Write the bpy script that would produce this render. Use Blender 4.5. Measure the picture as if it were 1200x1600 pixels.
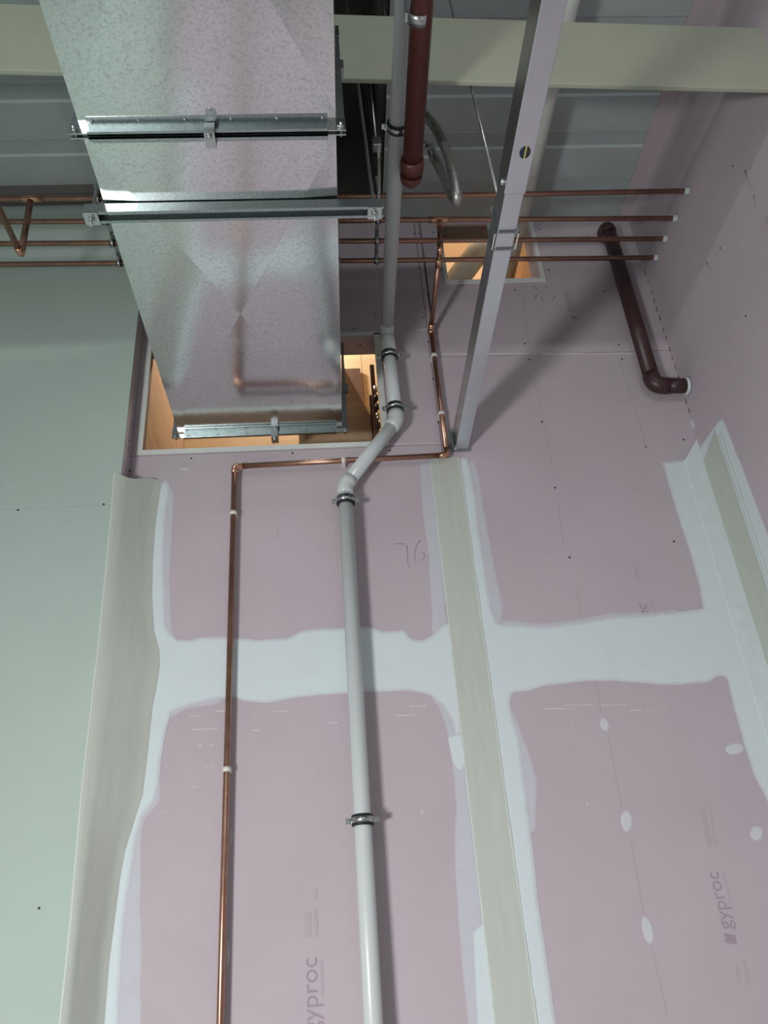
import bpy, bmesh, math, random
from mathutils import Vector, Matrix, geometry

for o in list(bpy.data.objects):
    bpy.data.objects.remove(o, do_unlink=True)
random.seed(7)
scene = bpy.context.scene
C = scene.collection

# ------------------------------------------------------------------ camera
CAM = Vector((0.0, -2.75, 1.45))
RX = Vector((0.99707134, -0.03303804, -0.06897272))     # image right
DY = Vector((-0.04368008, 0.49428329, -0.86820278))     # image down
FW = Vector((0.06277578, 0.86867285, 0.49139260))       # view direction
FPX = 1267.04
cd = bpy.data.cameras.new('camera')
cd.sensor_fit = 'VERTICAL'
cd.sensor_height = 36.0
cd.lens = FPX / 1600.0 * 36.0
cd.clip_start = 0.05
co = bpy.data.objects.new('camera', cd)
C.objects.link(co)
m = Matrix.Identity(4)
for i in range(3):
    m[i][0] = RX[i]; m[i][1] = -DY[i]; m[i][2] = -FW[i]; m[i][3] = CAM[i]
co.matrix_world = m
scene.camera = co

# ------------------------------------------------------------------ light
scene.view_settings.view_transform = 'Standard'
scene.view_settings.look = 'None'
scene.view_settings.gamma = 1.0
scene.view_settings.use_curve_mapping = False
scene.view_settings.exposure = -0.08
world = bpy.data.worlds.new('world'); scene.world = world
world.use_nodes = True
bg = world.node_tree.nodes['Background']
bg.inputs[0].default_value = (0.93, 1.0, 0.98, 1)
bg.inputs[1].default_value = 0.24

def area(name, loc, target, sx, sy, power, col, spread=180):
    l = bpy.data.lights.new(name, 'AREA')
    l.shape = 'RECTANGLE'; l.size = sx; l.size_y = sy; l.energy = power; l.color = col; l.spread = math.radians(spread)
    o = bpy.data.objects.new(name, l); C.objects.link(o)
    o.location = loc
    d = Vector(target) - Vector(loc)
    o.rotation_euler = d.to_track_quat('-Z', 'Y').to_euler()
    return o
area('work_light', (-1.75, -3.5, 0.9), (0.55, 0, 1.25), 0.55, 0.36, 57, (0.99, 1.0, 0.99), 128)
area('tube_light', (-1.6, -3.9, 4.2), (-0.3, 0, 2.0), 1.2, 0.12, 12, (0.96, 1.0, 0.99))
area('tube_light', (1.0, -3.9, 4.2), (0.3, 0, 2.0), 1.2, 0.12, 12, (0.96, 1.0, 0.99))

def bulb(name, loc, power, col, r=0.06):
    l = bpy.data.lights.new(name, 'POINT'); l.energy = power; l.color = col; l.shadow_soft_size = r
    o = bpy.data.objects.new(name, l); C.objects.link(o); o.location = loc
bulb('recess_lamp', (-0.25, 0.55, 4.75), 30, (1.0, 0.95, 0.85))
bulb('recess_lamp', (1.0, 0.20, 5.12), 11, (1.0, 0.95, 0.85))

# ------------------------------------------------------------------ survey helper: a photo point traced onto a real plane
def trace(px, py, axis, val):
    d = RX * ((px - 600) / FPX) + DY * ((py - 800) / FPX) + FW
    t = (val - CAM[axis]) / d[axis]
    return CAM + d * t
def BW(px, py):                       # back wall, returns (X, Z)
    p = trace(px, py, 1, 0.0); return (p.x, p.z)
def RW(px, py):                       # right wall, returns (Y, Z)
    p = trace(px, py, 0, XR); return (p.y, p.z)
XR = 1.53       # right wall plane
YL = -0.10      # face of the left wall, in front of the back wall
ZC = 4.63       # underside of the ceiling deck

# ------------------------------------------------------------------ materials
def srgb(r, g, b):
    f = lambda c: (c / 255 / 12.92) if c <= 10.31 else ((c / 255 + 0.055) / 1.055) ** 2.4
    return (f(r), f(g), f(b), 1)
MATS = {}
def mat(name, col, rough=0.6, metal=0.0, var=0.0, scale=8.0, bump=0.0, bscale=60.0, col2=None, spec=0.5, stretch=None):
    ma = bpy.data.materials.new(name); ma.use_nodes = True
    nt = ma.node_tree; b = nt.nodes['Principled BSDF']
    b.inputs['Base Color'].default_value = col
    b.inputs['Roughness'].default_value = rough
    b.inputs['Metallic'].default_value = metal
    b.inputs['Specular IOR Level'].default_value = spec
    tc = nt.nodes.new('ShaderNodeTexCoord')
    src = tc.outputs['Object']
    if stretch:
        mp = nt.nodes.new('ShaderNodeMapping'); mp.inputs['Scale'].default_value = stretch
        nt.links.new(src, mp.inputs['Vector']); src = mp.outputs['Vector']
    if var > 0 or col2:
        n = nt.nodes.new('ShaderNodeTexNoise'); n.inputs['Scale'].default_value = scale
        n.inputs['Detail'].default_value = 5; n.inputs['Roughness'].default_value = 0.6
        nt.links.new(src, n.inputs['Vector'])
        r = nt.nodes.new('ShaderNodeValToRGB')
        r.color_ramp.elements[0].position = 0.32; r.color_ramp.elements[1].position = 0.68
        if col2:
            a, c = col, col2
        else:
            a = tuple(x * (1 - var) for x in col[:3]) + (1,)
            c = tuple(min(1, x * (1 + var)) for x in col[:3]) + (1,)
        r.color_ramp.elements[0].color = a; r.color_ramp.elements[1].color = c
        nt.links.new(n.outputs['Fac'], r.inputs['Fac'])
        nt.links.new(r.outputs['Color'], b.inputs['Base Color'])
    if bump > 0:
        n2 = nt.nodes.new('ShaderNodeTexNoise'); n2.inputs['Scale'].default_value = bscale
        n2.inputs['Detail'].default_value = 4
        nt.links.new(src, n2.inputs['Vector'])
        bp = nt.nodes.new('ShaderNodeBump'); bp.inputs['Strength'].default_value = bump
        bp.inputs['Distance'].default_value = 0.002
        nt.links.new(n2.outputs['Fac'], bp.inputs['Height'])
        nt.links.new(bp.outputs['Normal'], b.inputs['Normal'])
    MATS[name] = ma
    return ma

PINK = srgb(187, 176, 183)
mat('pink_board', PINK, 0.85, var=0.035, scale=2.5, bump=0.08, bscale=220, spec=0.2)
mat('mint_cast_board', srgb(178, 194, 185), 0.85, var=0.03, scale=1.8, bump=0.06, bscale=200, spec=0.2)  # mint tint is a colour cast painted into the board
mat('cream_strip', srgb(190, 196, 187), 0.8, var=0.035, scale=5, bump=0.06, bscale=120, spec=0.2, stretch=(9, 9, 1))
mat('ridge', srgb(205, 211, 205), 0.8, spec=0.2)
mat('core', srgb(214, 218, 214), 0.9, var=0.05, scale=30, spec=0.2)
mat('filler', srgb(211, 219, 221), 0.8, var=0.04, scale=25, bump=0.2, bscale=80, spec=0.2)
mat('backing', srgb(120, 112, 108), 0.9)
mat('deck', srgb(170, 180, 180), 0.55, var=0.06, scale=3.0, spec=0.35)
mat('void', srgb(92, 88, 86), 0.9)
mat('beam_paint', srgb(178, 183, 164), 0.6, var=0.05, scale=2.2, spec=0.3, bump=0.05, bscale=90)
mat('steel_grey', (0.70, 0.73, 0.76, 1), 0.32, metal=1.0, var=0.03, scale=12)
mat('copper', (0.52, 0.31, 0.23, 1), 0.34, metal=1.0, col2=(0.40, 0.22, 0.16, 1), scale=22)
mat('copper_bright', (0.74, 0.42, 0.28, 1), 0.22, metal=1.0)
mat('white_pvc', srgb(203, 209, 209), 0.32, var=0.015, scale=6, spec=0.5)
mat('clip_plastic', srgb(224, 219, 212), 0.45)
mat('brown_pvc', srgb(90, 44, 39), 0.42, var=0.06, scale=5, spec=0.5)
mat('brown_dark', srgb(62, 38, 39), 0.42, var=0.06, scale=5, spec=0.5)
mat('rubber', srgb(22, 24, 26), 0.6)
mat('zinc', (0.55, 0.58, 0.58, 1), 0.28, metal=1.0, var=0.08, scale=30)
mat('zinc_dull', (0.36, 0.40, 0.40, 1), 0.42, metal=1.0, var=0.10, scale=20)
mat('screw_black', srgb(30, 28, 30), 0.5)
mat('plywood', srgb(212, 184, 148), 0.7, var=0.10, scale=4, stretch=(1, 1, 6), spec=0.25)
mat('plywood_brown', srgb(190, 162, 132), 0.7, var=0.12, scale=4, stretch=(1, 1, 6), spec=0.25)
mat('ply_edge', srgb(226, 196, 150), 0.7)
mat('dark_timber', srgb(92, 66, 52), 0.7, var=0.15, scale=5, stretch=(8, 8, 1))
mat('pale_pipe', srgb(206, 210, 204), 0.6, var=0.06, scale=18, bump=0.3, bscale=40)
mat('floor_concrete', srgb(184, 183, 180), 0.85, var=0.08, scale=3)
mat('print_ink', srgb(166, 150, 159), 0.9, spec=0.1)
mat('scuff', srgb(158, 148, 153), 0.9, spec=0.1)
mat('pencil', srgb(156, 142, 150), 0.9, spec=0.1)
mat('joint_line', srgb(210, 203, 208), 0.9, var=0.08, scale=30, spec=0.1)
mat('gap_dark', srgb(70, 62, 66), 0.9)
mat('faint_line', srgb(181, 169, 176), 0.9, spec=0.1)  # print bars, centre marks and painted bevel shadow
mat('sticker_blue', srgb(24, 38, 84), 0.4)
mat('sticker_green', srgb(28, 56, 40), 0.4)
mat('sticker_yellow', srgb(226, 226, 120), 0.4)
mat('sticker_black', srgb(44, 46, 40), 0.4)
mat('braid', (0.60, 0.61, 0.58, 1), 0.38, metal=0.9, col2=(0.26, 0.27, 0.25, 1), scale=210, bump=0.6, bscale=260)
mat('cable', srgb(26, 26, 28), 0.6)

def galvanised(name, rough, dark, light=(0.76, 0.79, 0.79, 1)):
    ma = bpy.data.materials.new(name); ma.use_nodes = True
    nt = ma.node_tree; b = nt.nodes['Principled BSDF']
    b.inputs['Metallic'].default_value = 1.0
    tc = nt.nodes.new('ShaderNodeTexCoord')
    v = nt.nodes.new('ShaderNodeTexVoronoi'); v.inputs['Scale'].default_value = 150
    n = nt.nodes.new('ShaderNodeTexNoise'); n.inputs['Scale'].default_value = 120; n.inputs['Detail'].default_value = 6
    n.inputs['Roughness'].default_value = 0.7
    nt.links.new(tc.outputs['Object'], v.inputs['Vector']); nt.links.new(tc.outputs['Object'], n.inputs['Vector'])
    r = nt.nodes.new('ShaderNodeValToRGB')
    r.color_ramp.elements[0].position = 0.36; r.color_ramp.elements[0].color = dark
    r.color_ramp.elements[1].position = 0.50; r.color_ramp.elements[1].color = light
    nt.links.new(n.outputs['Fac'], r.inputs['Fac'])
    mx = nt.nodes.new('ShaderNodeMix'); mx.data_type = 'RGBA'; mx.blend_type = 'MULTIPLY'
    mx.inputs[0].default_value = 0.12
    nt.links.new(r.outputs['Color'], mx.inputs[6]); nt.links.new(v.outputs['Distance'], mx.inputs[7])
    nt.links.new(mx.outputs[2], b.inputs['Base Color'])
    mr = nt.nodes.new('ShaderNodeMapRange')
    mr.inputs[1].default_value = 0.3; mr.inputs[2].default_value = 0.7
    mr.inputs[3].default_value = rough + 0.07; mr.inputs[4].default_value = rough
    nt.links.new(n.outputs['Fac'], mr.inputs[0]); nt.links.new(mr.outputs[0], b.inputs['Roughness'])
    MATS[name] = ma
galvanised('galvanised', 0.11, (0.58, 0.61, 0.61, 1))
galvanised('galvanised_flange', 0.30, (0.34, 0.39, 0.39, 1), (0.46, 0.52, 0.52, 1))

def feathered(name, thick, thin, streak):
    """joint compound: colour follows how thinly it was spread (vertex attribute 'thin')"""
    ma = bpy.data.materials.new(name); ma.use_nodes = True
    nt = ma.node_tree; b = nt.nodes['Principled BSDF']
    b.inputs['Roughness'].default_value = 0.85; b.inputs['Specular IOR Level'].default_value = 0.2
    at = nt.nodes.new('ShaderNodeAttribute'); at.attribute_name = 'thin'
    tc = nt.nodes.new('ShaderNodeTexCoord')
    n = nt.nodes.new('ShaderNodeTexNoise'); n.inputs['Scale'].default_value = 14; n.inputs['Detail'].default_value = 5
    nt.links.new(tc.outputs['Object'], n.inputs['Vector'])
    mr = nt.nodes.new('ShaderNodeMapRange'); mr.inputs[1].default_value = 0.3; mr.inputs[2].default_value = 0.7
    mr.inputs[3].default_value = -streak; mr.inputs[4].default_value = streak
    nt.links.new(n.outputs['Fac'], mr.inputs[0])
    ad = nt.nodes.new('ShaderNodeMath'); ad.operation = 'ADD'; ad.use_clamp = True
    nt.links.new(at.outputs['Fac'], ad.inputs[0]); nt.links.new(mr.outputs[0], ad.inputs[1])
    mx = nt.nodes.new('ShaderNodeMix'); mx.data_type = 'RGBA'
    mx.inputs[6].default_value = thick; mx.inputs[7].default_value = thin
    nt.links.new(ad.outputs[0], mx.inputs[0]); nt.links.new(mx.outputs[2], b.inputs['Base Color'])
    MATS[name] = ma
feathered('compound', srgb(210, 220, 223), srgb(197, 197, 205), 0.15)
feathered('dab', srgb(204, 206, 209), srgb(193, 187, 193), 0.3)
feathered('skim', srgb(196, 196, 205), srgb(192, 182, 191), 0.35)

# ------------------------------------------------------------------ mesh helpers
class MB:
    def __init__(self):
        self.v = []; self.f = []; self.s = []
    def add(self, verts, faces, smooth=False):
        k = len(self.v); self.v += [tuple(p) for p in verts]
        for f in faces:
            self.f.append(tuple(i + k for i in f)); self.s.append(smooth)
        return self
    def box(self, x0, x1, y0, y1, z0, z1):
        v = [(x0, y0, z0), (x1, y0, z0), (x1, y1, z0), (x0, y1, z0), (x0, y0, z1), (x1, y0, z1), (x1, y1, z1), (x0, y1, z1)]
        return self.add(v, [(3, 2, 1, 0), (4, 5, 6, 7), (0, 1, 5, 4), (1, 2, 6, 5), (2, 3, 7, 6), (3, 0, 4, 7)])
    def obox(self, c, ax, ay, az):
        c, ax, ay, az = Vector(c), Vector(ax), Vector(ay), Vector(az)
        v = [c - ax - ay - az, c + ax - ay - az, c + ax + ay - az, c - ax + ay - az,
             c - ax - ay + az, c + ax - ay + az, c + ax + ay + az, c - ax + ay + az]
        return self.add(v, [(3, 2, 1, 0), (4, 5, 6, 7), (0, 1, 5, 4), (1, 2, 6, 5), (2, 3, 7, 6), (3, 0, 4, 7)])
    def rings(self, rs, cap=True):
        n = len(rs[0]); k = len(self.v)
        for r in rs: self.v += [tuple(p) for p in r]
        for i in range(len(rs) - 1):
            for j in range(n):
                a = k + i * n + j; b = k + i * n + (j + 1) % n
                self.f.append((a, b, b + n, a + n)); self.s.append(True)
        if cap:
            self.f.append(tuple(k + j for j in reversed(range(n)))); self.s.append(False)
            e = k + (len(rs) - 1) * n
            self.f.append(tuple(e + j for j in range(n))); self.s.append(False)
        return self
    def tube(self, path, r, n=20, cap=True):
        path = [Vector(p) for p in path]
        rad = r if isinstance(r, (list, tuple)) else [r] * len(path)
        t = [(path[min(i + 1, len(path) - 1)] - path[max(i - 1, 0)]).normalized() for i in range(len(path))]
        up = Vector((0, 0, 1)) if abs(t[0].z) < 0.9 else Vector((0, 1, 0))
        nx = t[0].cross(up).normalized(); rs = []
        for i, p in enumerate(path):
            nx = (nx - t[i] * nx.dot(t[i])).normalized(); ny = t[i].cross(nx)
            rs.append([p + (nx * math.cos(2 * math.pi * j / n) + ny * math.sin(2 * math.pi * j / n)) * rad[i] for j in range(n)])
        return self.rings(rs, cap)
    def prism(self, pts, axis, a, b):
        """pts polygon in the plane across `axis` (0:(y,z) 1:(x,z) 2:(x,y)), swept a..b"""
        def mk(p, t):
            return [(t, p[0], p[1]), (p[0], t, p[1]), (p[0], p[1], t)][axis]
        n = len(pts)
        v = [mk(p, a) for p in pts] + [mk(p, b) for p in pts]
        f = [tuple(range(n)), tuple(reversed(range(n, 2 * n)))]
        f += [(i, (i + 1) % n, n + (i + 1) % n, n + i) for i in range(n)]
        return self.add(v, f)
    def mesh(self, name):
        me = bpy.data.meshes.new(name); me.from_pydata(self.v, [], self.f)
        me.polygons.foreach_set('use_smooth', self.s)
        bm = bmesh.new(); bm.from_mesh(me)
        bmesh.ops.recalc_face_normals(bm, faces=bm.faces)
        bm.to_mesh(me); bm.free(); me.update()
        return me
    def build(self, name, material, parent=None, **kw):
        return link(name, self.mesh(name), material, parent, **kw)

def link(name, me, material, parent=None, label=None, category=None, group=None, kind=None, bevel=0.0):
    if material and not me.materials: me.materials.append(MATS[material])
    o = bpy.data.objects.new(name, me); C.objects.link(o)
    if parent:
        o.parent = parent
        o.matrix_parent_inverse = parent_world(parent).inverted()
    tag(o, label, category, group, kind)
    if bevel:
        b = o.modifiers.new('bevel', 'BEVEL'); b.width = bevel; b.segments = 2; b.limit_method = 'ANGLE'
    return o
def parent_world(o):
    w = Matrix.Translation(o.location) if o.type == 'EMPTY' else Matrix.Identity(4)
    return w
def tag(o, label=None, category=None, group=None, kind=None):
    if label: o['label'] = label
    if category: o['category'] = category
    if group: o['group'] = group
    if kind: o['kind'] = kind
def thing(name, label, category, loc, group=None):
    o = bpy.data.objects.new(name, None); C.objects.link(o); o.location = loc; o.empty_display_size = 0.05
    tag(o, label, category, group); return o

def arc(p, c, q, r, n=7):
    """path points rounding the corner c between p and q with bend radius r"""
    p, c, q = Vector(p), Vector(c), Vector(q)
    a = (p - c).normalized(); b = (q - c).normalized()
    ang = a.angle(b); d = r / math.tan(ang / 2)
    s, e = c + a * d, c + b * d
    cen = c + (a + b).normalized() * (r / math.sin(ang / 2))
    u = (s - cen); w = (e - cen); out = []
    tot = u.angle(w); ax = u.cross(w).normalized()
    for i in range(n + 1):
        out.append(cen + Matrix.Rotation(tot * i / n, 3, ax) @ u)
    return out

# ================================================================== STRUCTURE
# ---- floor
MB().box(-3.5, XR + 0.30, -5, 0.0, -0.1, 0).build('floor', 'floor_concrete', kind='structure')

# ---- back wall: studs behind, plasterboard sheets on them
BX0 = -0.80
OX0, OX1, OZ0, OZ1 = -0.772, 0.222, 3.338, 3.917      # duct opening
SX0, SX1, SZ0, SZ1 = 0.585, 1.030, 4.232, 4.610       # small opening
XJ = 0.458                                            # vertical joint
def frame_boxes(mb, X0, X1, Z0, Z1, hole, y0, y1):
    hx0, hx1, hz0, hz1 = hole
    if hz0 > Z0: mb.box(X0, X1, y0, y1, Z0, hz0)
    if hz1 < Z1: mb.box(X0, X1, y0, y1, hz1, Z1)
    if hx0 > X0: mb.box(X0, hx0, y0, y1, hz0, hz1)
    if hx1 < X1: mb.box(hx1, X1, y0, y1, hz0, hz1)
mb = MB()
frame_boxes(mb, BX0 - 0.02, XJ, 0, ZC + 0.02, (OX0, OX1, OZ0, OZ1), 0.0126, 0.10)
frame_boxes(mb, XJ, XR + 0.02, 0, ZC + 0.02, (SX0, SX1, SZ0, SZ1), 0.0126, 0.10)
wall = mb.build('wall_back', 'backing', kind='structure', label='pink plasterboard back wall with white jointing and two openings')
G = 0.0012
ZJ1, ZJ2, ZJ3 = 2.40, 3.312, 3.772
def sheet(parts, parent, material='pink_board'):
    mb = MB()
    for p in parts: mb.box(*p)
    return mb.build('plasterboard_sheet', material, parent)
sheet([(BX0, XJ - G, 0, 0.0125, 0.0, ZJ1 - G)], wall)
sheet([(XJ + G, XR, 0, 0.0125, 0.0, ZJ1 - G)], wall)
sheet([(BX0, XJ - G, 0, 0.0125, ZJ1 + G, ZJ2 - G)], wall)
sheet([(XJ + G, XR, 0, 0.0125, ZJ1 + G, ZJ3 - G)], wall)
mb = MB(); frame_boxes(mb, BX0, XJ - G, ZJ2 + G, ZC, (OX0, OX1, OZ0, OZ1), 0, 0.0125)
mb.build('plasterboard_sheet', 'pink_board', wall)
mb = MB(); frame_boxes(mb, XJ + G, XR, ZJ3 + G, ZC, (SX0, SX1, SZ0, SZ1), 0, 0.0125)
mb.build('plasterboard_sheet', 'pink_board', wall)
# reveals of the openings
MB().box(OX0, OX1, 0.0, 0.105, OZ1 - 0.0125, OZ1).build('opening_soffit', 'pink_board', wall)
MB().box(SX1 - 0.0125, SX1, 0.0, 0.105, SZ0, SZ1).build('opening_jamb', 'pink_board', wall)
# edge beads round the openings
def bead(x0, x1, z0, z1):
    MB().box(x0, x1, -0.0045, 0.006, z0, z1).build('edge_bead', 'core', wall)
w_ = 0.020
bead(OX0 - 0.004, OX0 + w_ - 0.004, OZ0, OZ1); bead(OX1 - 0.006, OX1 + w_, OZ0, OZ1 + 0.004)
bead(OX0 - 0.004, OX1 + w_, OZ0 - 0.022, OZ0); bead(OX0, OX1 + w_, OZ1 - 0.004, OZ1 + 0.012)
bead(SX0 - 0.016, SX0, SZ0, SZ1); bead(SX1 - 0.004, SX1 + 0.016, SZ0, SZ1); bead(SX0 - 0.016, SX1 + 0.016, SZ0 - 0.022, SZ0)

# ---- left wall: stands proud of the back wall, returns to it at the corner
mb = MB(); mb.box(-3.5, BX0 - 0.0126, YL + 0.0126, 0.02, 0, ZC)
wl = mb.build('wall_left', 'backing', kind='structure', label='pale mint-tinted plasterboard wall standing forward of the pink wall')
zl = 3.030
for (x0, x1) in ((-2.0, BX0), (-3.2, -2.0 - G), (-3.5, -3.2 - G)):
    for (z0, z1) in ((0, 0.63), (0.63 + G, zl - 0.0004), (zl + 0.0003, ZC)):
        sheet([(x0, x1, YL, YL + 0.0125, z0, z1)], wl, 'mint_cast_board')
MB().box(BX0 - 0.0125, BX0, YL + 0.0125, -0.0005, 0, 3.312).build('plasterboard_sheet', 'pink_board', wl)
MB().box(BX0 - 0.0125, BX0, YL + 0.0125, -0.0005, 3.316, ZC).build('plasterboard_sheet', 'pink_board', wl)

# ---- right wall
mb = MB(); mb.box(XR + 0.0126, XR + 0.10, -5, 0.02, 0, ZC + 0.02)
wr = mb.build('wall_right', 'backing', kind='structure', label='pink plasterboard side wall on the right')
for i in range(5):
    y1 = -1.2 * i - (G if i else 0); y0 = max(-5, -1.2 * (i + 1))
    if y0 >= y1: continue
    sheet([(XR, XR + 0.0125, y0, y1, 0, ZJ1 - G)], wr)
    sheet([(XR, XR + 0.0125, y0, y1, ZJ1 + G, ZC)], wr)

# ---- ceiling: profiled deck panels left and right of a dark service void
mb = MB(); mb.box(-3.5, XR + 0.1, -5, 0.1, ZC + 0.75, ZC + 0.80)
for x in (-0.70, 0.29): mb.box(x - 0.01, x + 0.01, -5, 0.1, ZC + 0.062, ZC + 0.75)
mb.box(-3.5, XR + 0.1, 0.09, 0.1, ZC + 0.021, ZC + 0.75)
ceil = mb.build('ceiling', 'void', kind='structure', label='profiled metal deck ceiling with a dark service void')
pw = 0.25
prof = [(0, 0), (-0.150, 0), (-0.158, 0.010), (-0.224, 0.010), (-0.232, 0), (-0.2495, 0)]
def deck_mesh(x0, x1):
    pts = prof + [(y, z + 0.006) for (y, z) in reversed(prof)]
    return MB().prism(pts, 0, x0, x1).mesh('deck_panel')
for (x0, x1) in ((-3.5, -0.71), (0.30, 1.480)):
    me = deck_mesh(x0, x1); me.materials.append(MATS['deck'])
    for i in range(20):
        o = bpy.data.objects.new('deck_panel', me); C.objects.link(o); o.parent = ceil
        o.location = (0, -pw * i, ZC)

MB().box(1.481, XR + 0.30, -5, 0.0, ZC - 0.004, ZC + 0.012).build('closure_board', 'pink_board', ceil)

# ---- recess behind the openings (boarded with plywood)
mb = MB()
mb.box(-0.95, 1.40, 0.90, 0.95, 2.9, 5.4); mb.box(-0.95, 1.40, 0.10, 0.95, 5.35, 5.4); mb.box(-0.95, 1.40, 0.10, 0.95, 2.9, 2.95)
mb.box(-0.95, -0.90, 0.10, 0.9, 2.95, 5.35); mb.box(1.35, 1.40, 0.10, 0.9, 2.95, 5.35)
rec = mb.build('wall_recess', 'backing', kind='structure', label='plywood lined recess behind the openings')
def ply(name, material, x0, x1, y0, y1, z0, z1):
    return MB().box(x0, x1, y0, y1, z0, z1).build(name, material, rec)
ply('plywood_cheek', 'plywood_brown', -0.800, -0.782, 0.106, 0.88, 3.0, 5.3)
for i, (a, b) in enumerate(((-0.78, -0.30), (-0.298, 0.20), (0.202, 0.70), (0.702, 1.32))):
    ply('plywood_panel', 'plywood', a, b, 0.88, 0.898, 3.0, 5.3)
ply('plywood_cheek', 'plywood', 0.32, 0.338, 0.108, 0.60, 3.0, 3.95)
ply('plywood_ceiling', 'plywood', -0.90, 1.34, 0.11, 0.878, 5.30, 5.318)
ply('plywood_cheek', 'plywood_brown', 1.10, 1.118, 0.11, 0.87, 3.8, 5.29)
ply('plywood_cheek', 'plywood', 0.54, 0.558, 0.11, 0.60, 4.0, 5.0)
# sloping plywood sheet, and a dark panel standing in for a recess, right of the duct
b_ = MB().prism([(-0.14, 3.30), (0.190, 3.30), (0.193, 3.686), (0.076, 3.996), (-0.14, 4.568)], 1, 0.30, 0.312).build('plywood_brace', 'plywood_brown', rec)
MB().obox(((0.193 + -0.14) / 2, 0.2985, (3.686 + 4.568) / 2), Vector((-0.333, 0, 0.882)) * 0.5, (0, 0.002, 0), Vector((0.935, 0, 0.353)) * 0.003).build('cut_edge', 'ply_edge', b_)
ply('dark_panel', 'dark_timber', 0.100, 0.190, 0.850, 0.872, 3.9, 4.43)
ply('timber_stud', 'dark_timber', 0.206, 0.226, 0.270, 0.295, 3.2, 3.97)
ply('timber_stud', 'dark_timber', 0.1935, 0.205, 0.285, 0.32, 3.2, 3.80)
for k in range(7):
    z = 3.47 + 0.052 * k
    MB().tube([(0.222, 0.236, z), (0.222, 0.236, z + 0.028)], 0.009, 10).build('cable_clip', 'cable' if k % 3 else 'zinc', rec)
ply('pink_noggin', 'pink_board', -0.75, 0.30, 0.112, 0.13, OZ1 - 0.004, OZ1 + 0.1)

# ================================================================== JOINTING ON THE WALLS
def resample(pts, step=0.010, jit=0.0012):
    out = []
    n = len(pts)
    for i in range(n):
        a, b = Vector(pts[i]), Vector(pts[(i + 1) % n]); L = (b - a).length
        k = max(1, int(L / step)); nrm = Vector((-(b - a).y, (b - a).x)) / max(L, 1e-9)
        for j in range(k):
            p = a.lerp(b, j / k)
            if j: p = p + nrm * random.uniform(-jit, jit)
            out.append(p)
    sm = []
    for i in range(len(out)):
        sm.append((out[i - 1] + out[i] * 2 + out[(i + 1) % len(out)]) / 4)
    return sm
def spread(name, material, pts, parent, h0, h1, inset=0.012, place=None, jit=0.0014):
    """a spread of compound: thin rim, thicker body"""
    pl = resample(pts, 0.010, jit)
    ar = sum(pl[i - 1].x * pl[i].y - pl[i].x * pl[i - 1].y for i in range(len(pl)))
    if ar < 0: pl.reverse()
    n = len(pl); ins = []
    for i in range(n):
        t = (pl[(i + 2) % n] - pl[i - 2]); t.normalize()
        ins.append(pl[i] + Vector((-t.y, t.x)) * inset)
    tris = geometry.tessellate_polygon([[Vector((p.x, p.y, 0)) for p in ins]])
    v = [place(p.x, p.y, 0.0) for p in pl] + [place(p.x, p.y, h0) for p in pl] + [place(p.x, p.y, h1) for p in ins]
    f = [(i, (i + 1) % n, n + (i + 1) % n, n + i) for i in range(n)]
    f += [(n + i, n + (i + 1) % n, 2 * n + (i + 1) % n, 2 * n + i) for i in range(n)]
    f += [tuple(2 * n + k for k in t) for t in tris]
    me = bpy.data.meshes.new(name); me.from_pydata(v, [], f)
    at = me.attributes.new('thin', 'FLOAT', 'POINT')
    at.data.foreach_set('value', [1.0] * (2 * n) + [0.0] * n)
    bm = bmesh.new(); bm.from_mesh(me); bmesh.ops.recalc_face_normals(bm, faces=bm.faces); bm.to_mesh(me); bm.free()
    return link(name, me, material, parent)
onback = lambda a, b, h: (a, -h, b)
onright = lambda a, b, h: (XR - h, a, b)
def P2(pts): return [BW(*p) for p in pts]

# thin lavender skims (under the white)
SK = [
 [(246,756),(262,749),(272,772),(271,800),(269,850),(266,900),(267,940),(269,985),(274,994),(250,1000),(240,900)],
 [(262,1108),(254,1150),(251,1200),(251,1252),(240,1264),(226,1282),(221,1300),(221,1400),(222,1470),(221,1600),(222,1680),(170,1680),(185,1500),(205,1300),(240,1120)],
 [(656,722),(657,755),(660,800),(664,830),(670,865),(672,920),(675,960),(674,992),(700,996),(690,860),(676,722)],
 [(636,1076),(656,1080),(673,1088),(686,1106),(695,1130),(700,1153),(704,1180),(709,1215),(713,1262),(710,1300),(711,1360),(717,1450),(723,1530),(731,1600),(738,1670),(784,1670),(770,1560),(740,1300),(716,1078)],
 [(733,716),(742,722),(749,745),(757,800),(764,838),(772,880),(779,915),(787,950),(785,966),(781,976),(762,980),(745,850)],
 [(800,1108),(806,1118),(814,1142),(830,1186),(839,1218),(838,1290),(836,1300),(820,1300),(800,1160)],
 [(780,968),(850,974),(905,967),(960,957),(1030,955),(1060,953),(1030,966),(900,980),(790,984)],
 [(262,1106),(300,1098),(360,1086),(340,1100),(290,1108),(266,1122)],
]
for s in SK: spread('skim_coat', 'skim', P2(s), wall, 0.0003, 0.0008, 0.008, onback)
ZB = 1.15
cor = XR - 0.0005
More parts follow.
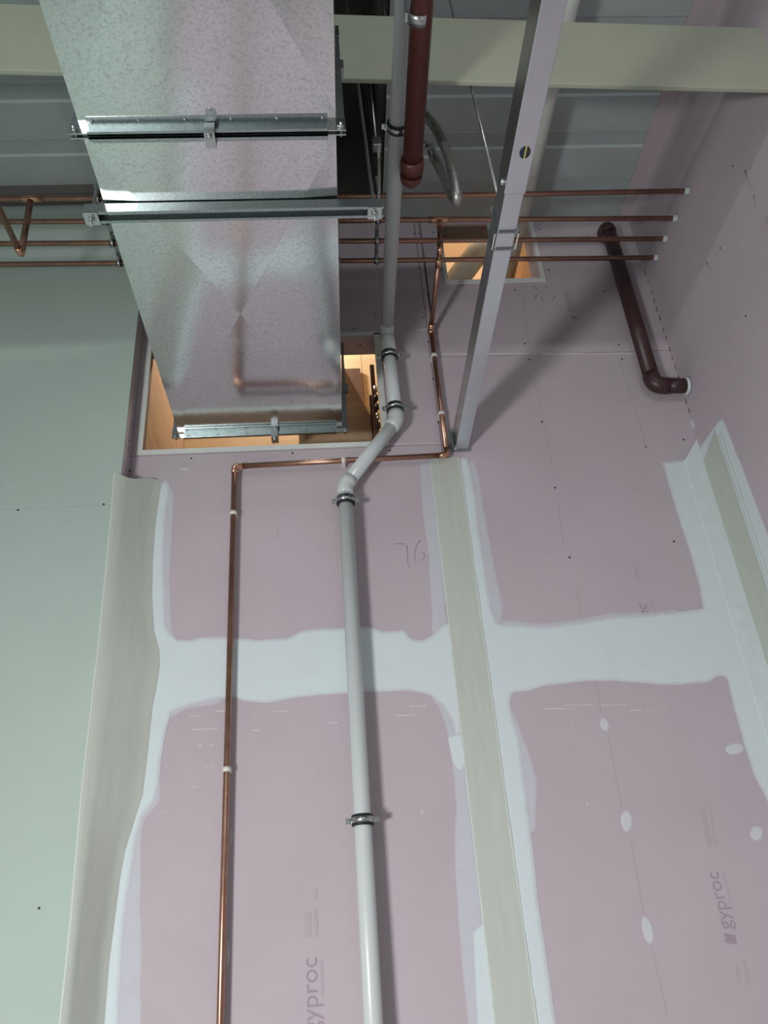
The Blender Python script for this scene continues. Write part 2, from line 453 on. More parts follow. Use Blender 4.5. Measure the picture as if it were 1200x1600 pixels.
WL = P2([(252,754),(262,752),(266,764),(262,790),(259,820),(257,860),(257,900),(259,935),(258,968),(263,985),(276,999),(300,1000),(312,996),(360,995),(400,1000),(450,997),(470,986),(498,983),(530,982),(575,979),(600,987),(632,984),(641,998),(660,1001),(675,993),(690,978),(704,972),
  (720,1100),(722,1146),(712,1150),(704,1122),(690,1100),(672,1086),(640,1079),(600,1081),(545,1083),(500,1086),(455,1091),(420,1099),(385,1096),(360,1088),(325,1095),(300,1101),(268,1112),(259,1145),(252,1185),(248,1225),(242,1252),(224,1274),(214,1310),(208,1350),(200,1400),(194,1450),(190,1510),(186,1600),(184,1680),(140,1680),(180,1300),(228,1100),(230,950),(232,800)])
spread('joint_compound', 'compound', WL, wall, 0.0012, 0.0026, 0.014, onback)
WR_ = P2([(714,716),(730,715),(738,742),(744,780),(750,830),(757,880),(762,915),(768,948),(776,974),(850,979),(900,973),(960,963),(1030,959),(1099,951),(1092,915),(1080,870),(1066,828),(1054,790),(1044,755),(1034,722),(1075,718)])
WR_ += [(cor - 0.040, BW(1076, 718)[1] + 0.03), (cor, BW(1096, 702)[1]), (cor, 1.2), (cor - 0.16, 1.2)]
WR_ += P2([(1204,1262),(1192,1238),(1178,1212),(1163,1165),(1150,1118),(1140,1078),(1135,1057),(1120,1056),(1108,1066),(1085,1068),(1050,1071),(1000,1067),(960,1064),(920,1064),(885,1068),(850,1072),(830,1079),(800,1082),(797,1100),(803,1125),(812,1155),(816,1190),(822,1230),(828,1285),(834,1340),(840,1400),(848,1455),(860,1535),(869,1600),(878,1680),(840,1680),(800,1400),(740,980)])
spread('joint_compound', 'compound', WR_, wall, 0.0012, 0.0026, 0.014, onback)
spread('joint_compound', 'compound', P2([(699,1152),(721,1146),(728,1190),(722,1206),(708,1196)]), wall, 0.0012, 0.0022, 0.006, onback)
spread('joint_compound', 'compound', P2([(738,1455),(757,1440),(780,1600),(790,1670),(750,1670),(744,1580)]), wall, 0.0012, 0.0022, 0.008, onback)
# taped edge beside the right-hand corner
mb = MB()
zt = BW(1082, 710)[1]
mb.add([(XR - 0.088, -0.0048, ZB), (XR - 0.092, -0.0030, ZB), (XR - 0.0005, -0.0034, ZB), (XR - 0.082, -0.0048, zt - 0.03), (XR - 0.086, -0.0030, zt - 0.03), (XR - 0.0005, -0.0034, zt + 0.075)],
       [(0, 2, 5, 3), (1, 0, 3, 4)])
mb.build('joint_tape', 'filler', wall)
# cover strip over the post line, with its two bright compound ridges
sx0, sx1, sz1 = 0.402, 0.520, 3.245
MB().box(sx0, sx1, -0.0055, -0.0001, 0.0, sz1).build('cover_strip', 'cream_strip', wall, bevel=0.0015)
def ridge(x, zt_, w0, parent=wall):
    mb = MB(); N = 70; vs = []
    for i in range(N + 1):
        z = zt_ * i / N; d = random.uniform(-0.0010, 0.0010); w = w0 * random.uniform(0.7, 1.3)
        vs += [(x - w + d, -0.003, z), (x + d, -0.0078, z), (x + w + d, -0.003, z)]
    fs = []
    for i in range(N):
        a = 3 * i; fs += [(a, a + 1, a + 4, a + 3), (a + 1, a + 2, a + 5, a + 4)]
    mb.add(vs, fs, True); return mb.build('compound_ridge', 'ridge', parent)
ridge(sx0, sz1 - 0.02, 0.0035); ridge(sx1 + 0.001, sz1, 0.0045)

# left corner: wide coved tape from the mint wall round to the pink one
mb = MB()
edge = [(253,757),(250,785),(245,820),(241,880),(240,930),(243,985),(251,1015),(252,1040),(247,1075),(241,1105),(234,1170),(226,1240),(212,1285),(198,1330),(190,1375),(183,1430),(174,1500),(166,1600),(160,1680)]
ledge = [(177,758),(173,800),(167,870),(161,930),(156,985),(153,1015),(151,1040),(147,1075),(143,1105),(136,1170),(128,1240),(123,1285),(119,1330),(115,1375),(110,1430),(104,1500),(97,1600),(90,1680)]
rows = []
for i, e in enumerate(edge):
    X, Z = BW(*e)
    if i == 0: Z0_ = Z
    # left border on the mint wall face, same height
    k = min(i, len(ledge) - 1)
    lx = trace(ledge[k][0], ledge[k][1], 1, YL).x
    lx = min(lx, BX0 - 0.006)
    row = [(lx, YL - 0.0002, Z), (lx + 0.004, YL - 0.002, Z), (BX0 - 0.001, YL - 0.003, Z)]
    for t in (0.2, 0.4, 0.6, 0.8, 1.0):
        x = BX0 + (X - BX0 - 0.012) * t
        y = (YL - 0.003) * (1 - t) - 0.0045 * t
        row.append((x, y, Z))
    row.append((X, -0.0016, Z)); row.append((X + 0.001, -0.0001, Z))
    rows.append(row)
# ragged upper end
top = rows[0]; W_ = len(top)
ragged = [0.0, 0.004, -0.012, -0.016, -0.010, 0.006, 0.016, 0.018, 0.014, 0.012]
rows[0] = [(p[0], p[1], p[2] + ragged[j]) for j, p in enumerate(top)]
vs = [p for r in rows for p in r]; fs = []
for i in range(len(rows) - 1):
    for j in range(W_ - 1):
        a = i * W_ + j; fs.append((a, a + 1, a + W_ + 1, a + W_))
mb.add(vs, fs, True)
mb.build('corner_tape', 'cream_strip', wall)
# bright seam where the tape ends on the mint wall
mb = MB(); vs = []; fs = []
for i, r in enumerate(rows):
    x, y, z = r[0]; vs += [(x - 0.004, YL - 0.0004, z), (x, YL - 0.0026, z), (x + 0.003, YL - 0.0024, z)]
for i in range(len(rows) - 1):
    a = 3 * i; fs += [(a, a + 1, a + 4, a + 3), (a + 1, a + 2, a + 5, a + 4)]
mb.add(vs, fs, True); mb.build('compound_ridge', 'ridge', wl)

# right wall jointing
RP = [RW(*p) for p in [(1090,705),(1100,688),(1110,672),(1119,658),(1124,654),(1131,668),(1142,698),(1152,722),(1166,760),(1182,803),(1200,850),(1230,930),(1300,1120)]]
RP = [(min(y, -0.002), z) for (y, z) in RP]
RP += [(-0.30, 1.2), (-0.0006, 1.2), (-0.0006, RP[0][1] - 0.01)]
spread('joint_compound', 'compound', RP, wr, 0.0012, 0.0026, 0.010, onright)
mb = MB()
zt = RW(1102, 690)[1]
mb.add([(XR - 0.0034, -0.004, 1.2), (XR - 0.0040, -0.140, 1.2), (XR - 0.0040, -0.140, zt + 0.0), (XR - 0.0034, -0.004, zt - 0.06)], [(0, 1, 2, 3)])
mb.build('joint_tape', 'cream_strip', wr)
for y in (-0.155, -0.176):
    mb = MB(); mb.add([(XR - 0.0026, y - 0.004, 1.2), (XR - 0.0046, y, 1.2), (XR - 0.0026, y + 0.004, 1.2), (XR - 0.0026, y - 0.004, 3.19), (XR - 0.0046, y, 3.20), (XR - 0.0026, y + 0.004, 3.21)],
           [(0, 1, 4, 3), (1, 2, 5, 4)], True)
    mb.build('compound_ridge', 'ridge', wr)
# cracked gap up the right-hand corner
for i in range(16):
    z = 3.36 + i * 0.058 + random.uniform(-0.01, 0.01)
    L = random.uniform(0.012, 0.036); y = -0.004 + random.uniform(-0.003, 0.002)
    MB().box(XR - 0.0012, XR + 0.001, y - random.uniform(0.002, 0.005), y, z, z + L).build('corner_gap', 'gap_dark', wr)
MB().box(XR - 0.003, XR, -0.012, -0.001, 3.34, 3.385).build('filler_dab', 'filler', wr)

# dabs of filler over screws, scraps and streaks
def dab(px, py, w, h):
    x, z = BW(px, py); pts = []
    ph = random.uniform(0, 6)
    for i in range(14):
        a = 2 * math.pi * i / 14; k = 1 + 0.16 * math.sin(2 * a + ph) + random.uniform(-0.078, 0.07)
        pts.append((x + w * k * math.cos(a), z + h * k * math.sin(a)))
    spread('filler_dab', 'dab', pts, wall, 0.0006, 0.0022, 0.006, onback, 0.0004)
for d in ((945,1132,0.016,0.028),(979,1282,0.021,0.036),(1012,1453,0.021,0.036),(1148,1170,0.032,0.022),(1182,1302,0.027,0.022),(356,1490,0.008,0.032),(361,1308,0.006,0.025),(289,733,0.020,0.008),(660,1268,0.006,0.006),(893,1125,0.004,0.006),(918,1256,0.004,0.008),(707,1155,0.006,0.006)):
    dab(*d)
# white dust lines at sheet joints
def hline(px0, py0, px1, py1, w, material='joint_line', parts=10, keep=1.0):
    a, b = Vector(BW(px0, py0)), Vector(BW(px1, py1))
    for i in range(parts):
        if random.random() > keep: continue
        p, q = a.lerp(b, i / parts), a.lerp(b, (i + 0.98) / parts); ww = w * random.uniform(0.5, 1.25)
        d = (q - p).normalized(); nrm = Vector((-d.y, d.x)) * ww
        v = [(*p, 0), (*q, 0)]
        MB().add([(p.x - nrm.x, -0.0006, p.y - nrm.y), (q.x - nrm.x, -0.0006, q.y - nrm.y), (q.x + nrm.x, -0.0009, q.y + nrm.y), (p.x + nrm.x, -0.0009, p.y + nrm.y)], [(0, 1, 2, 3)]).build('joint_line', material, wall)
hline(690, 553, 1000, 553, 0.0042, parts=14)
hline(608, 694, 694, 692, 0.0022, parts=5)
hline(193, 712, 214, 709, 0.002, parts=1)
hline(655, 345, 676, 512, 0.0032, 'gap_dark', parts=3)
hline(652, 516, 668, 514, 0.004, parts=1)
for (a, b) in (((815,440),(826,545)), ((832,580),(868,750)), ((872,790),(880,850)), ((900,920),(909,965)), ((932,1063),(939,1115)), ((950,1150),(972,1265)), ((985,1310),(1006,1430)), ((1018,1480),(1042,1585)), ((967,560),(1010,700))):
    hline(*a, *b, 0.0016, 'faint_line', parts=2)  # board bevel shadows and centre marks, painted as faint darker lines
# dry scrapes under the white band
for (x, y, w) in ((290,1120,22),(330,1112,28),(300,1140,40),(310,1165,24),(318,1198,14),(620,1118,30),(640,1104,26),(830,1108,70),(880,1102,60),(940,1102,40),(985,1110,34),(420,1112,30),(510,1130,24),(385,1142,20),(300,1230,10),(255,1270,6)):
    hline(x, y, x + w, y - 1, 0.0016, parts=4, keep=0.75)

# screws left uncovered
sm = MB().tube([(0, 0.003, 0), (0, -0.0006, 0)], 0.0042, 10).mesh('screw'); sm.materials.append(MATS['screw_black'])
def screw(loc, rot, parent):
    o = bpy.data.objects.new('screw', sm); C.objects.link(o); o.parent = parent; o.location = loc; o.rotation_euler = rot
for p in ((299,716),(457,708),(553,514),(662,496),(670,534),(677,592),(685,660),(695,703),(609,704),(655,419),(723,446),(805,453),(857,422),(945,455),(820,537),(827,562),(967,539),(972,561),(847,659),(1009,698),(867,762),(1068,687),(890,871),(1053,846),(647,365),(655,365),(677,363),(695,369),(843,358),(690,421),(203,736),(920,370),(1022,472)):
    x, z = BW(*p); screw((x, 0, z), (0, 0, 0), wall)
for p in ((28,797),(162,788),(61,1419)):
    q = trace(*p, 1, YL); screw(q, (0, 0, 0), wl)
for p in ((1153,494),(1192,596),(1114,388),(1230,640),(1128,260)):
    q = trace(*p, 0, XR); screw(q, (0, 0, -math.pi / 2), wr)
for z in (4.12, 3.98, 3.86, 3.62, 3.36, 3.328):
    screw((BX0, -0.05 + random.uniform(-0.015, 0.015), z), (0, 0, math.pi / 2), wl)
screw((0.155, 0.052, OZ1 - 0.0126), (math.pi / 2, 0, 0), wall)

# printing and pencil on the boards
def lettering(body, px, py, size, parent=wall, material='print_ink', rot=math.pi / 2):
    cu = bpy.data.curves.new('printed_lettering', 'FONT'); cu.body = body; cu.size = size
    ob = bpy.data.objects.new('tmp', cu); C.objects.link(ob)
    dg = bpy.context.evaluated_depsgraph_get()
    me = bpy.data.meshes.new_from_object(ob.evaluated_get(dg)); bpy.data.objects.remove(ob, do_unlink=True)
    x, z = BW(px, py)
    # lay on the wall, reading upwards
    R_ = Matrix.Rotation(math.pi / 2, 4, 'X')
    T = Matrix.Translation((x, -0.0007, z)) @ Matrix.Rotation(-rot, 4, 'Y') @ R_
    me.transform(T); me.name = 'printed_lettering'
    me.materials.clear(); me.materials.append(MATS[material])
    return link('printed_lettering', me, None, parent)
def mark(px, py, s):
    x, z = BW(px, py)
    MB().add([(x - s, -0.0007, z - s * 0.5), (x + s * 0.9, -0.0007, z - s * 0.9), (x + s, -0.0007, z + s * 0.5), (x - s * 0.8, -0.0007, z + s * 0.9)], [(0, 1, 2, 3)]).build('printed_mark', 'print_ink', wall)
def bar(px0, py0, px1, py1, w):
    hline(px0, py0, px1, py1, w, 'faint_line', parts=1)
lettering('gyproc', 498, 1614, 0.070); bar(502, 1500, 504, 1560, 0.004)
lettering('gyproc', 1144, 1452, 0.060); mark(1141, 1467, 0.018); bar(1130, 1362, 1144, 1420, 0.004)
lettering('gyproc', 896, 488, 0.050); mark(897, 496, 0.013)
lettering('gyproc', 1027, 1012, 0.064); bar(1018, 935, 1025, 962, 0.004)
for (a, b, w) in (((480,1425),(481,1465),0.010),((493,1422),(494,1465),0.008),((493,1388),(494,1406),0.006),((1097,1260),(1110,1325),0.006),((1108,1255),(1118,1322),0.005),((993,885),(996,905),0.008),((434,822),(434,842),0.002),((1150,1508),(1156,1536),0.006),((1162,1500),(1170,1536),0.006)):
    bar(*a, *b, w)
def stroke(pts, r=0.0012):
    MB().tube([(BW(*p)[0], -0.0004, BW(*p)[1]) for p in pts], r, 6).build('pencil_stroke', 'pencil', wall)
stroke([(617,850),(632,850)]); stroke([(636,852),(637,870),(637,882),(641,888)])
stroke([(657,844),(651,852),(648,864),(649,877)]); stroke([(660,863),(664,867),(661,873),(657,878)])
stroke([(585,486),(586,496)]); stroke([(590,486),(596,488),(595,496),(590,495),(590,486)])
for p in (((835,448),(842,455)),((838,460),(836,468)),((846,465),(850,475)),((852,448),(858,452)),((868,462),(862,470))): stroke(p, 0.0018)

def stain(pts, r=0.004):
    q = [trace(*p, 0, XR) for p in pts]
    MB().tube([(XR - 0.0004, a.y, a.z) for a in q], [r * random.uniform(0.4, 1.0) for _ in q], 6).build('scuff', 'scuff', wr)
for p in (((1146,266),(1150,280),(1157,296)), ((1160,306),(1164,322)), ((1095,410),(1101,421)), ((1178,340),(1182,358))): stain(p)

# ================================================================== THINGS
# ---- cream beam across the room
def beam_y(x): return -1.163 + 0.0361 * (x - 0.15)
mb = MB()
xa, xb = -3.4, XR + 0.10
v = []
for x in (xa, xb):
    y = beam_y(x)
    v += [(x, y - 0.018, 3.932), (x, y, 3.932), (x, y, 4.292), (x, y - 0.018, 4.292)]
mb.add(v, [(0, 1, 2, 3), (4, 5, 6, 7), (0, 1, 5, 4), (1, 2, 6, 5), (2, 3, 7, 6), (3, 0, 4, 7)])
mb.build('ceiling_beam', 'beam_paint', label='cream painted beam spanning the room below the metal ceiling', category='beam', bevel=0.004)

# ---- galvanised air duct
DX0, DX1, DZ0, DZ1 = -0.617, 0.053, 3.425, 3.855
DUY = [0.0, -1.372, -2.75]
duct = thing('air_duct', 'large galvanised rectangular air duct running into the wall opening', 'duct', ((DX0 + DX1) / 2, -1.3, DZ0))
def duct_section(y0, y1):
    """sheet-metal box with cross-broken faces, open at the ends"""
    mb = MB(); d = 0.014
    c = [(DX0, DZ0), (DX1, DZ0), (DX1, DZ1), (DX0, DZ1)]
    out = [(0, -d), (d, 0), (0, d), (-d, 0)]
    t = 0.04
    for i in range(4):
        a, b = c[i], c[(i + 1) % 4]
        v = [(a[0], y0, a[1]), (b[0], y0, b[1]), (b[0], y1, b[1]), (a[0], y1, a[1]),
             (a[0], y0 - t, a[1]), (b[0], y0 - t, b[1]), (b[0], y1 + t, b[1]), (a[0], y1 + t, a[1])]
        m_ = ((a[0] + b[0]) / 2 + out[i][0], (y0 + y1) / 2, (a[1] + b[1]) / 2 + out[i][1])
        v.append(m_)
        mb.add(v, [(0, 1, 5, 4), (7, 6, 2, 3), (4, 5, 8), (5, 6, 8), (6, 7, 8), (7, 4, 8), (0, 4, 7, 3), (1, 2, 6, 5)][:6])
    o = mb.build('duct_section', 'galvanised', duct)
    s = o.modifiers.new('sheet', 'SOLIDIFY'); s.thickness = 0.001; s.offset = 1 if False else -1
    return o
duct_section(DUY[0], DUY[1]); duct_section(DUY[1], DUY[2])
fh = 0.030
def flange(yc, side, label=None):
    """frame of four angle bars round the duct end; side=-1 faces the camera, +1 faces the wall"""
    y_up0, y_up1 = (yc - 0.0035, yc) if side < 0 else (yc, yc + 0.0035)
    yb0, yb1 = (yc - 0.034, yc) if side < 0 else (yc, yc + 0.034)
    for k, (sx, sz) in enumerate(((0, -1), (0, 1), (-1, 0), (1, 0))):
        mb = MB()
        if sz:
            z = DZ0 if sz < 0 else DZ1
            e = 0.022
            mb.box(DX0 + e, DX1 - e, yb0, yb1, *(sorted((z + sz * 0.001, z + sz * 0.0035))))
            mb.box(DX0 + e, DX1 - e, y_up0, y_up1, *(sorted((z, z + sz * fh))))
            mb.box(DX0 + e, DX1 - e, *(sorted((yc, yc + side * 0.011))), *(sorted((z + sz * (fh - 0.003), z + sz * fh))))
            o = mb.build('flange_bar', 'galvanised_flange', duct)
            if sz < 0:
                for i in range(6):
                    x = DX0 + 0.035 + i * (DX1 - DX0 - 0.07) / 5
                    MB().tube([(x, (yb0 + yb1) / 2 + side * 0.006, z - 0.003), (x, (yb0 + yb1) / 2 + side * 0.006, z - 0.0055), (x, (yb0 + yb1) / 2 + side * 0.006, z - 0.007)], [0.005, 0.005, 0.003], 10).build('screw', 'zinc', o)
        else:
            x = DX0 if sx < 0 else DX1
            mb.box(*(sorted((x + sx * 0.001, x + sx * 0.0035))), yb0, yb1, DZ0 + 0.02, DZ1 - 0.02)
            mb.box(*(sorted((x, x + sx * fh * 0.8))), y_up0, y_up1, DZ0 + 0.02, DZ1 - 0.02)
            mb.build('flange_bar', 'zinc_dull', duct)
    for x, sx in ((DX0, -1), (DX1, 1)):
        for z, sz in ((DZ0, -1), (DZ1, 1)):
            mb = MB()
            mb.box(*(sorted((x - sx * 0.024, x + sx * 0.026))), y_up0 + side * 0.001, y_up1 + side * 0.001, *(sorted((z + sz * 0.001, z + sz * 0.027))))
            mb.box(*(sorted((x + sx * 0.001, x + sx * 0.026))), y_up0 + side * 0.001, y_up1 + side * 0.001, *(sorted((z - sz * 0.024, z + sz * 0.002))))
            o = mb.build('flange_corner', 'zinc', duct)
            if sz < 0 and side < 0:
                MB().tube([(x + sx * 0.013, yc - 0.020, z - 0.013), (x + sx * 0.013, yc + 0.024, z - 0.013)], 0.004, 8).build('bolt', 'zinc', o)
                MB().tube([(x + sx * 0.013, yc - 0.012, z - 0.013), (x + sx * 0.013, yc - 0.004, z - 0.013)], 0.0085, 6).build('nut', 'zinc', o)
flange(DUY[1], -1); flange(DUY[1] + 0.0075, 1); flange(DUY[0] + 0.012, -1)
def flange_clip(x, yc):
    mb = MB(); z = DZ0
    mb.box(x - 0.014, x + 0.014, yc - 0.020, yc - 0.017, z - 0.046, z - 0.006)
    mb.box(x - 0.014, x + 0.014, yc - 0.020, yc + 0.026, z - 0.049, z - 0.046)
    mb.box(x - 0.014, x + 0.014, yc + 0.023, yc + 0.026, z - 0.046, z - 0.012)
    o = mb.build('flange_clip', 'zinc', duct, bevel=0.001)
    MB().tube([(x, yc - 0.012, z - 0.049), (x, yc - 0.012, z - 0.058), (x, yc - 0.012, z - 0.061)], [0.008, 0.008, 0.005], 6).build('bolt', 'zinc', o)
flange_clip(-0.279, DUY[1] + 0.003)
flange_clip(-0.225, 0.012)
mb = MB(); mb.box(DX1 + 0.004, DX1 + 0.034, -0.008, 0.012, 3.60, 3.64); mb.build('flange_clip', 'zinc_dull', duct)
mb = MB(); mb.box(DX1 + 0.004, DX1 + 0.032, DUY[1] - 0.012, DUY[1] + 0.016, 3.66, 3.70); mb.build('flange_clip', 'zinc_dull', duct)

# ---- trapeze support under the duct
sup = thing('duct_support', 'slotted steel strut channel hung on threaded rods under the duct', 'support', (-0.235, -1.12, 3.384))
y0, y1, z0, z1 = -1.141, -1.100, 3.3805, 3.4155
pts = [(y0, z0), (y0, z1), (y1, z1), (y1, z0), (y1 - 0.0095, z0), (y1 - 0.0095, z0 + 0.007), (y1 - 0.0075, z0 + 0.007), (y1 - 0.0075, z0 + 0.0025), (y1 - 0.0025, z0 + 0.0025), (y1 - 0.0025, z1 - 0.0025),
       (y0 + 0.0025, z1 - 0.0025), (y0 + 0.0025, z0 + 0.0025), (y0 + 0.0075, z0 + 0.0025), (y0 + 0.0075, z0 + 0.007), (y0 + 0.0095, z0 + 0.007), (y0 + 0.0095, z0)]
MB().prism(pts, 0, -0.672, 0.186).build('strut_channel', 'galvanised_flange', sup)
for (x, top, nm) in ((-0.652, (-0.66, -1.12, ZC + 0.75), 'l'), (0.160, (0.105, -1.112, ZC + 0.75), 'r')):
    MB().box(x - 0.021, x + 0.021, -1.141, -1.099, z0 - 0.0055, z0 - 0.0005).build('plate_washer', 'zinc', sup, bevel=0.001)
    MB().tube([(x, -1.12, z0 - 0.0055), (x, -1.12, z0 - 0.0145)], 0.0095, 6).build('nut', 'zinc', sup)
    MB().tube([(x, -1.12, z0 - 0.030), (x, -1.12, z1), top], 0.0052, 10).build('threaded_rod', 'zinc', sup)

# ---- four copper pipes high across the room
PZ = 4.21
rows_ = [(-0.132, 0.0183, 'copper pipe nearest the back wall, lowest of the four level pipes in view'),
         (-0.242, 0.0195, 'copper pipe second from the back wall among the four level pipes'),
         (-0.355, 0.0198, 'copper pipe third from the back wall, with a tee dropping down to the wall'),
         (-0.488, 0.0120, 'copper pipe furthest from the back wall, topmost of the four in view')]
def pipe_y(i, x): return rows_[i][0] + (x - XR) * rows_[i][1]
for i, (y, s, lab) in enumerate(rows_):
    t = thing('copper_pipe', lab, 'pipe', (0.2, pipe_y(i, 0.2), PZ), 'level copper pipes under the ceiling')
    zr = PZ + (0.012 if i == 3 else 0)
    MB().tube([(-3.4, pipe_y(i, -3.4), PZ), (0.7, pipe_y(i, 0.7), PZ), (XR + 0.055 * 0.3 + 0.010, pipe_y(i, XR), zr)], 0.011, 14).build('pipe_run', 'copper', t)
    xe = XR - 0.055 * y
    mb = MB(); mb.tube([(xe - 0.020, y, zr), (xe - 0.008, y, zr), (xe - 0.001, y, zr)], [0.0115, 0.0135, 0.019], 12); mb.build('plaster_collar', 'filler', t)
    if i == 2:
        x = 0.505; yy = pipe_y(2, x)
        MB().tube([(x - 0.045, yy, PZ), (x - 0.020, yy, PZ), (x + 0.020, yy, PZ), (x + 0.045, yy, PZ)], 0.0135, 14).build('tee_fitting', 'copper_bright', t)
    if i == 3:
        x = -1.142; yy = pipe_y(3, x)
        MB().tube([(x - 0.045, yy, PZ), (x + 0.045, yy, PZ)], 0.0135, 14).build('tee_fitting', 'copper_bright', t)
# branch dropping from the tee, along to the wall and down it
br = thing('copper_drop_pipe', 'long copper pipe stepping down the pink wall beside the white drain pipe', 'pipe', (-0.38, -0.035, 0.1))
cx = 0.467; yt = pipe_y(2, 0.5)
A = [(0.505, yt, PZ - 0.012), (0.492, yt, 4.035)]
B_ = (0.468, -0.035, 3.905); Cn = (cx, -0.035, 3.236); Dn = (-0.380, -0.035, 3.222); En = (-0.380, -0.035, 0.05)
def run(name, parent, pts, r, material, n=14): return MB().tube(pts, r, n).build(name, material, parent)
def elbow(parent, p, c, q, r, bend, material, sock=0.0, name='elbow', n=16):
    pth = arc(p, c, q, bend)
    a0 = (Vector(p) - Vector(c)).normalized(); b0 = (Vector(q) - Vector(c)).normalized()
    pth = [pth[0] + a0 * sock] + pth + [pth[-1] + b0 * sock] if sock else pth
    return MB().tube(pth, r, n).build(name, material, parent)
run('pipe_run', br, [A[0], A[1]], 0.011, 'copper'); run('pipe_run', br, [A[1], B_], 0.011, 'copper')
run('pipe_run', br, [B_, Cn], 0.011, 'copper'); run('pipe_run', br, [Cn, Dn], 0.011, 'copper'); run('pipe_run', br, [Dn, En], 0.011, 'copper')
for (p, c, q) in ((A[0], A[1], B_), (A[1], B_, Cn), (B_, Cn, Dn), (Cn, Dn, En)):
    elbow(br, p, c, q, 0.0135, 0.016, 'copper_bright', 0.016)
def coll(parent, a, b, r, material): return MB().tube([a, b], r, 14).build('coupling', material, parent)
coll(br, (0.506, yt, PZ - 0.013), (0.503, yt, PZ - 0.045), 0.0135, 'copper_bright')
coll(br, (0.4896, -0.335, 4.022), (0.487, -0.30, 4.009), 0.0138, 'copper_bright')
# left-hand branch
lb = thing('copper_branch', 'dark copper branch dropping from the topmost pipe left of the duct', 'pipe', (-1.14, -0.52, 3.9))
yl = pipe_y(3, -1.142)
a, c, q = (-1.142, yl, PZ - 0.012), (-1.135, yl, 3.900), (-1.160, -2.4, 3.905)
run('pipe_run', lb, [a, c], 0.0125, 'copper'); run('pipe_run', lb, [c, q], 0.011, 'copper'); elbow(lb, a, c, q, 0.0145, 0.018, 'copper_bright', 0.018)
# rails and clips carrying the four pipes
for (x, lab) in ((0.243, 'small rail of pipe clips hanging beside the right end of the strut'), (-0.882, 'small rail of pipe clips at the left edge of the duct')):
    t = thing('pipe_rail', lab, 'bracket', (x, -0.3, PZ + 0.02), 'rails carrying the four level pipes')
    MB().box(x - 0.008, x + 0.008, -0.56, -0.155 if x < 0 else -0.130, PZ + 0.024, PZ + 0.030).build('rail', 'zinc', t)
    for yy in (-0.50, -0.22):
        MB().tube([(x, yy, PZ + 0.03), (x, yy, ZC if x < -0.7 else ZC + 0.75)], 0.004, 8).build('threaded_rod', 'zinc', t)
    for i in range(4):
        yy = pipe_y(i, x)
        cl = MB().tube([(x - 0.010, yy, PZ), (x + 0.010, yy, PZ)], 0.0165, 16).build('clip', 'rubber', t)
        MB().tube([(x - 0.007, yy, PZ), (x + 0.007, yy, PZ)], 0.018, 16).build('clip_band', 'zinc', cl)
        MB().tube([(x, yy - 0.024, PZ - 0.012), (x, yy - 0.024, PZ + 0.012)], 0.0055, 8).build('bolt', 'zinc', cl)
        MB().tube([(x, yy, PZ + 0.015), (x, yy, PZ + 0.028)], 0.005, 8).build('stem', 'zinc', cl)

# ---- white plastic drain pipe
wp = thing('drain_pipe', 'white plastic drain pipe running overhead then down the pink wall', 'pipe', (0.049, -0.078, 0.05))
wr_ = 0.0275
w = [(0.268, -2.7, 3.866), (0.267, -0.078, 3.858), (0.273, -0.078, 3.385), (0.050, -0.078, 3.085), (0.050, -0.078, 0.03)]
for i in range(4): run('pipe_run', wp, [w[i], w[i + 1]], wr_, 'white_pvc', 28)
elbow(wp, w[0], w[1], w[2], 0.0292, 0.036, 'white_pvc', 0.020, n=28)
elbow(wp, w[1], w[2], w[3], 0.0312, 0.060, 'white_pvc', 0.022, n=28)
elbow(wp, w[2], w[3], w[4], 0.0312, 0.060, 'white_pvc', 0.022, n=28)
MB().tube([(0.2672, -0.078, 3.825), (0.2675, -0.078, 3.80), (0.268, -0.078, 3.745)], [0.0318, 0.0318, 0.0312], 28).build('socket', 'white_pvc', wp)
def pipe_clamp(label, c, d, r=0.0275, back=(0, 1, 0), standoff=0.05):
    """two-part metal band with rubber lining round a pipe at c with axis d, held off the wall by a stud"""
    c, d, back = Vector(c), Vector(d).normalized(), Vector(back)
    side = d.cross(back).normalized()
    if side.x > 0: side = -side
    t = thing('pipe_clamp', label, 'clamp', c, 'clamps on the white drain pipe')
    MB().tube([c - d * 0.0165, c - d * 0.0145, c + d * 0.0145, c + d * 0.0165], [r + 0.0045, r + 0.0070, r + 0.0070, r + 0.0045], 28).build('rubber_lining', 'rubber', t)
    MB().tube([c - d * 0.0085, c + d * 0.0085], r + 0.0082, 28).build('band', 'zinc', t)
    for s in (-1, 1):
        e = c + side * s * (r + 0.014)
        l = MB().obox(e, side * 0.011, d * 0.0085, back * 0.004).build('lug', 'zinc', t, bevel=0.0008)
        MB().tube([e - back * 0.016, e + back * 0.012], 0.0042, 8).build('bolt', 'zinc', l)
    MB().tube([c + back * (r + 0.006), c + back * (r + standoff)], 0.0055, 10).build('stud', 'zinc', t)
dn = (0, 0, 1)
pipe_clamp('black-lined metal clamp on the white pipe, upper of two beside the duct opening', (0.2685, -0.078, 3.722), dn)
pipe_clamp('black-lined metal clamp on the white pipe, just above its diagonal offset', (0.272, -0.078, 3.446), dn)
pipe_clamp('black-lined metal clamp on the white pipe, just below its diagonal offset', (0.050, -0.078, 3.016), dn)
pipe_clamp('lowest metal clamp on the white pipe, alone on the long straight drop', (0.050, -0.078, 1.862), dn)
pipe_clamp('metal clamp on the overhead white pipe beside the red-brown pipe', (0.2672, -1.060, 3.862), (0, 1, 0), back=(0, 0, 1), standoff=0.74)

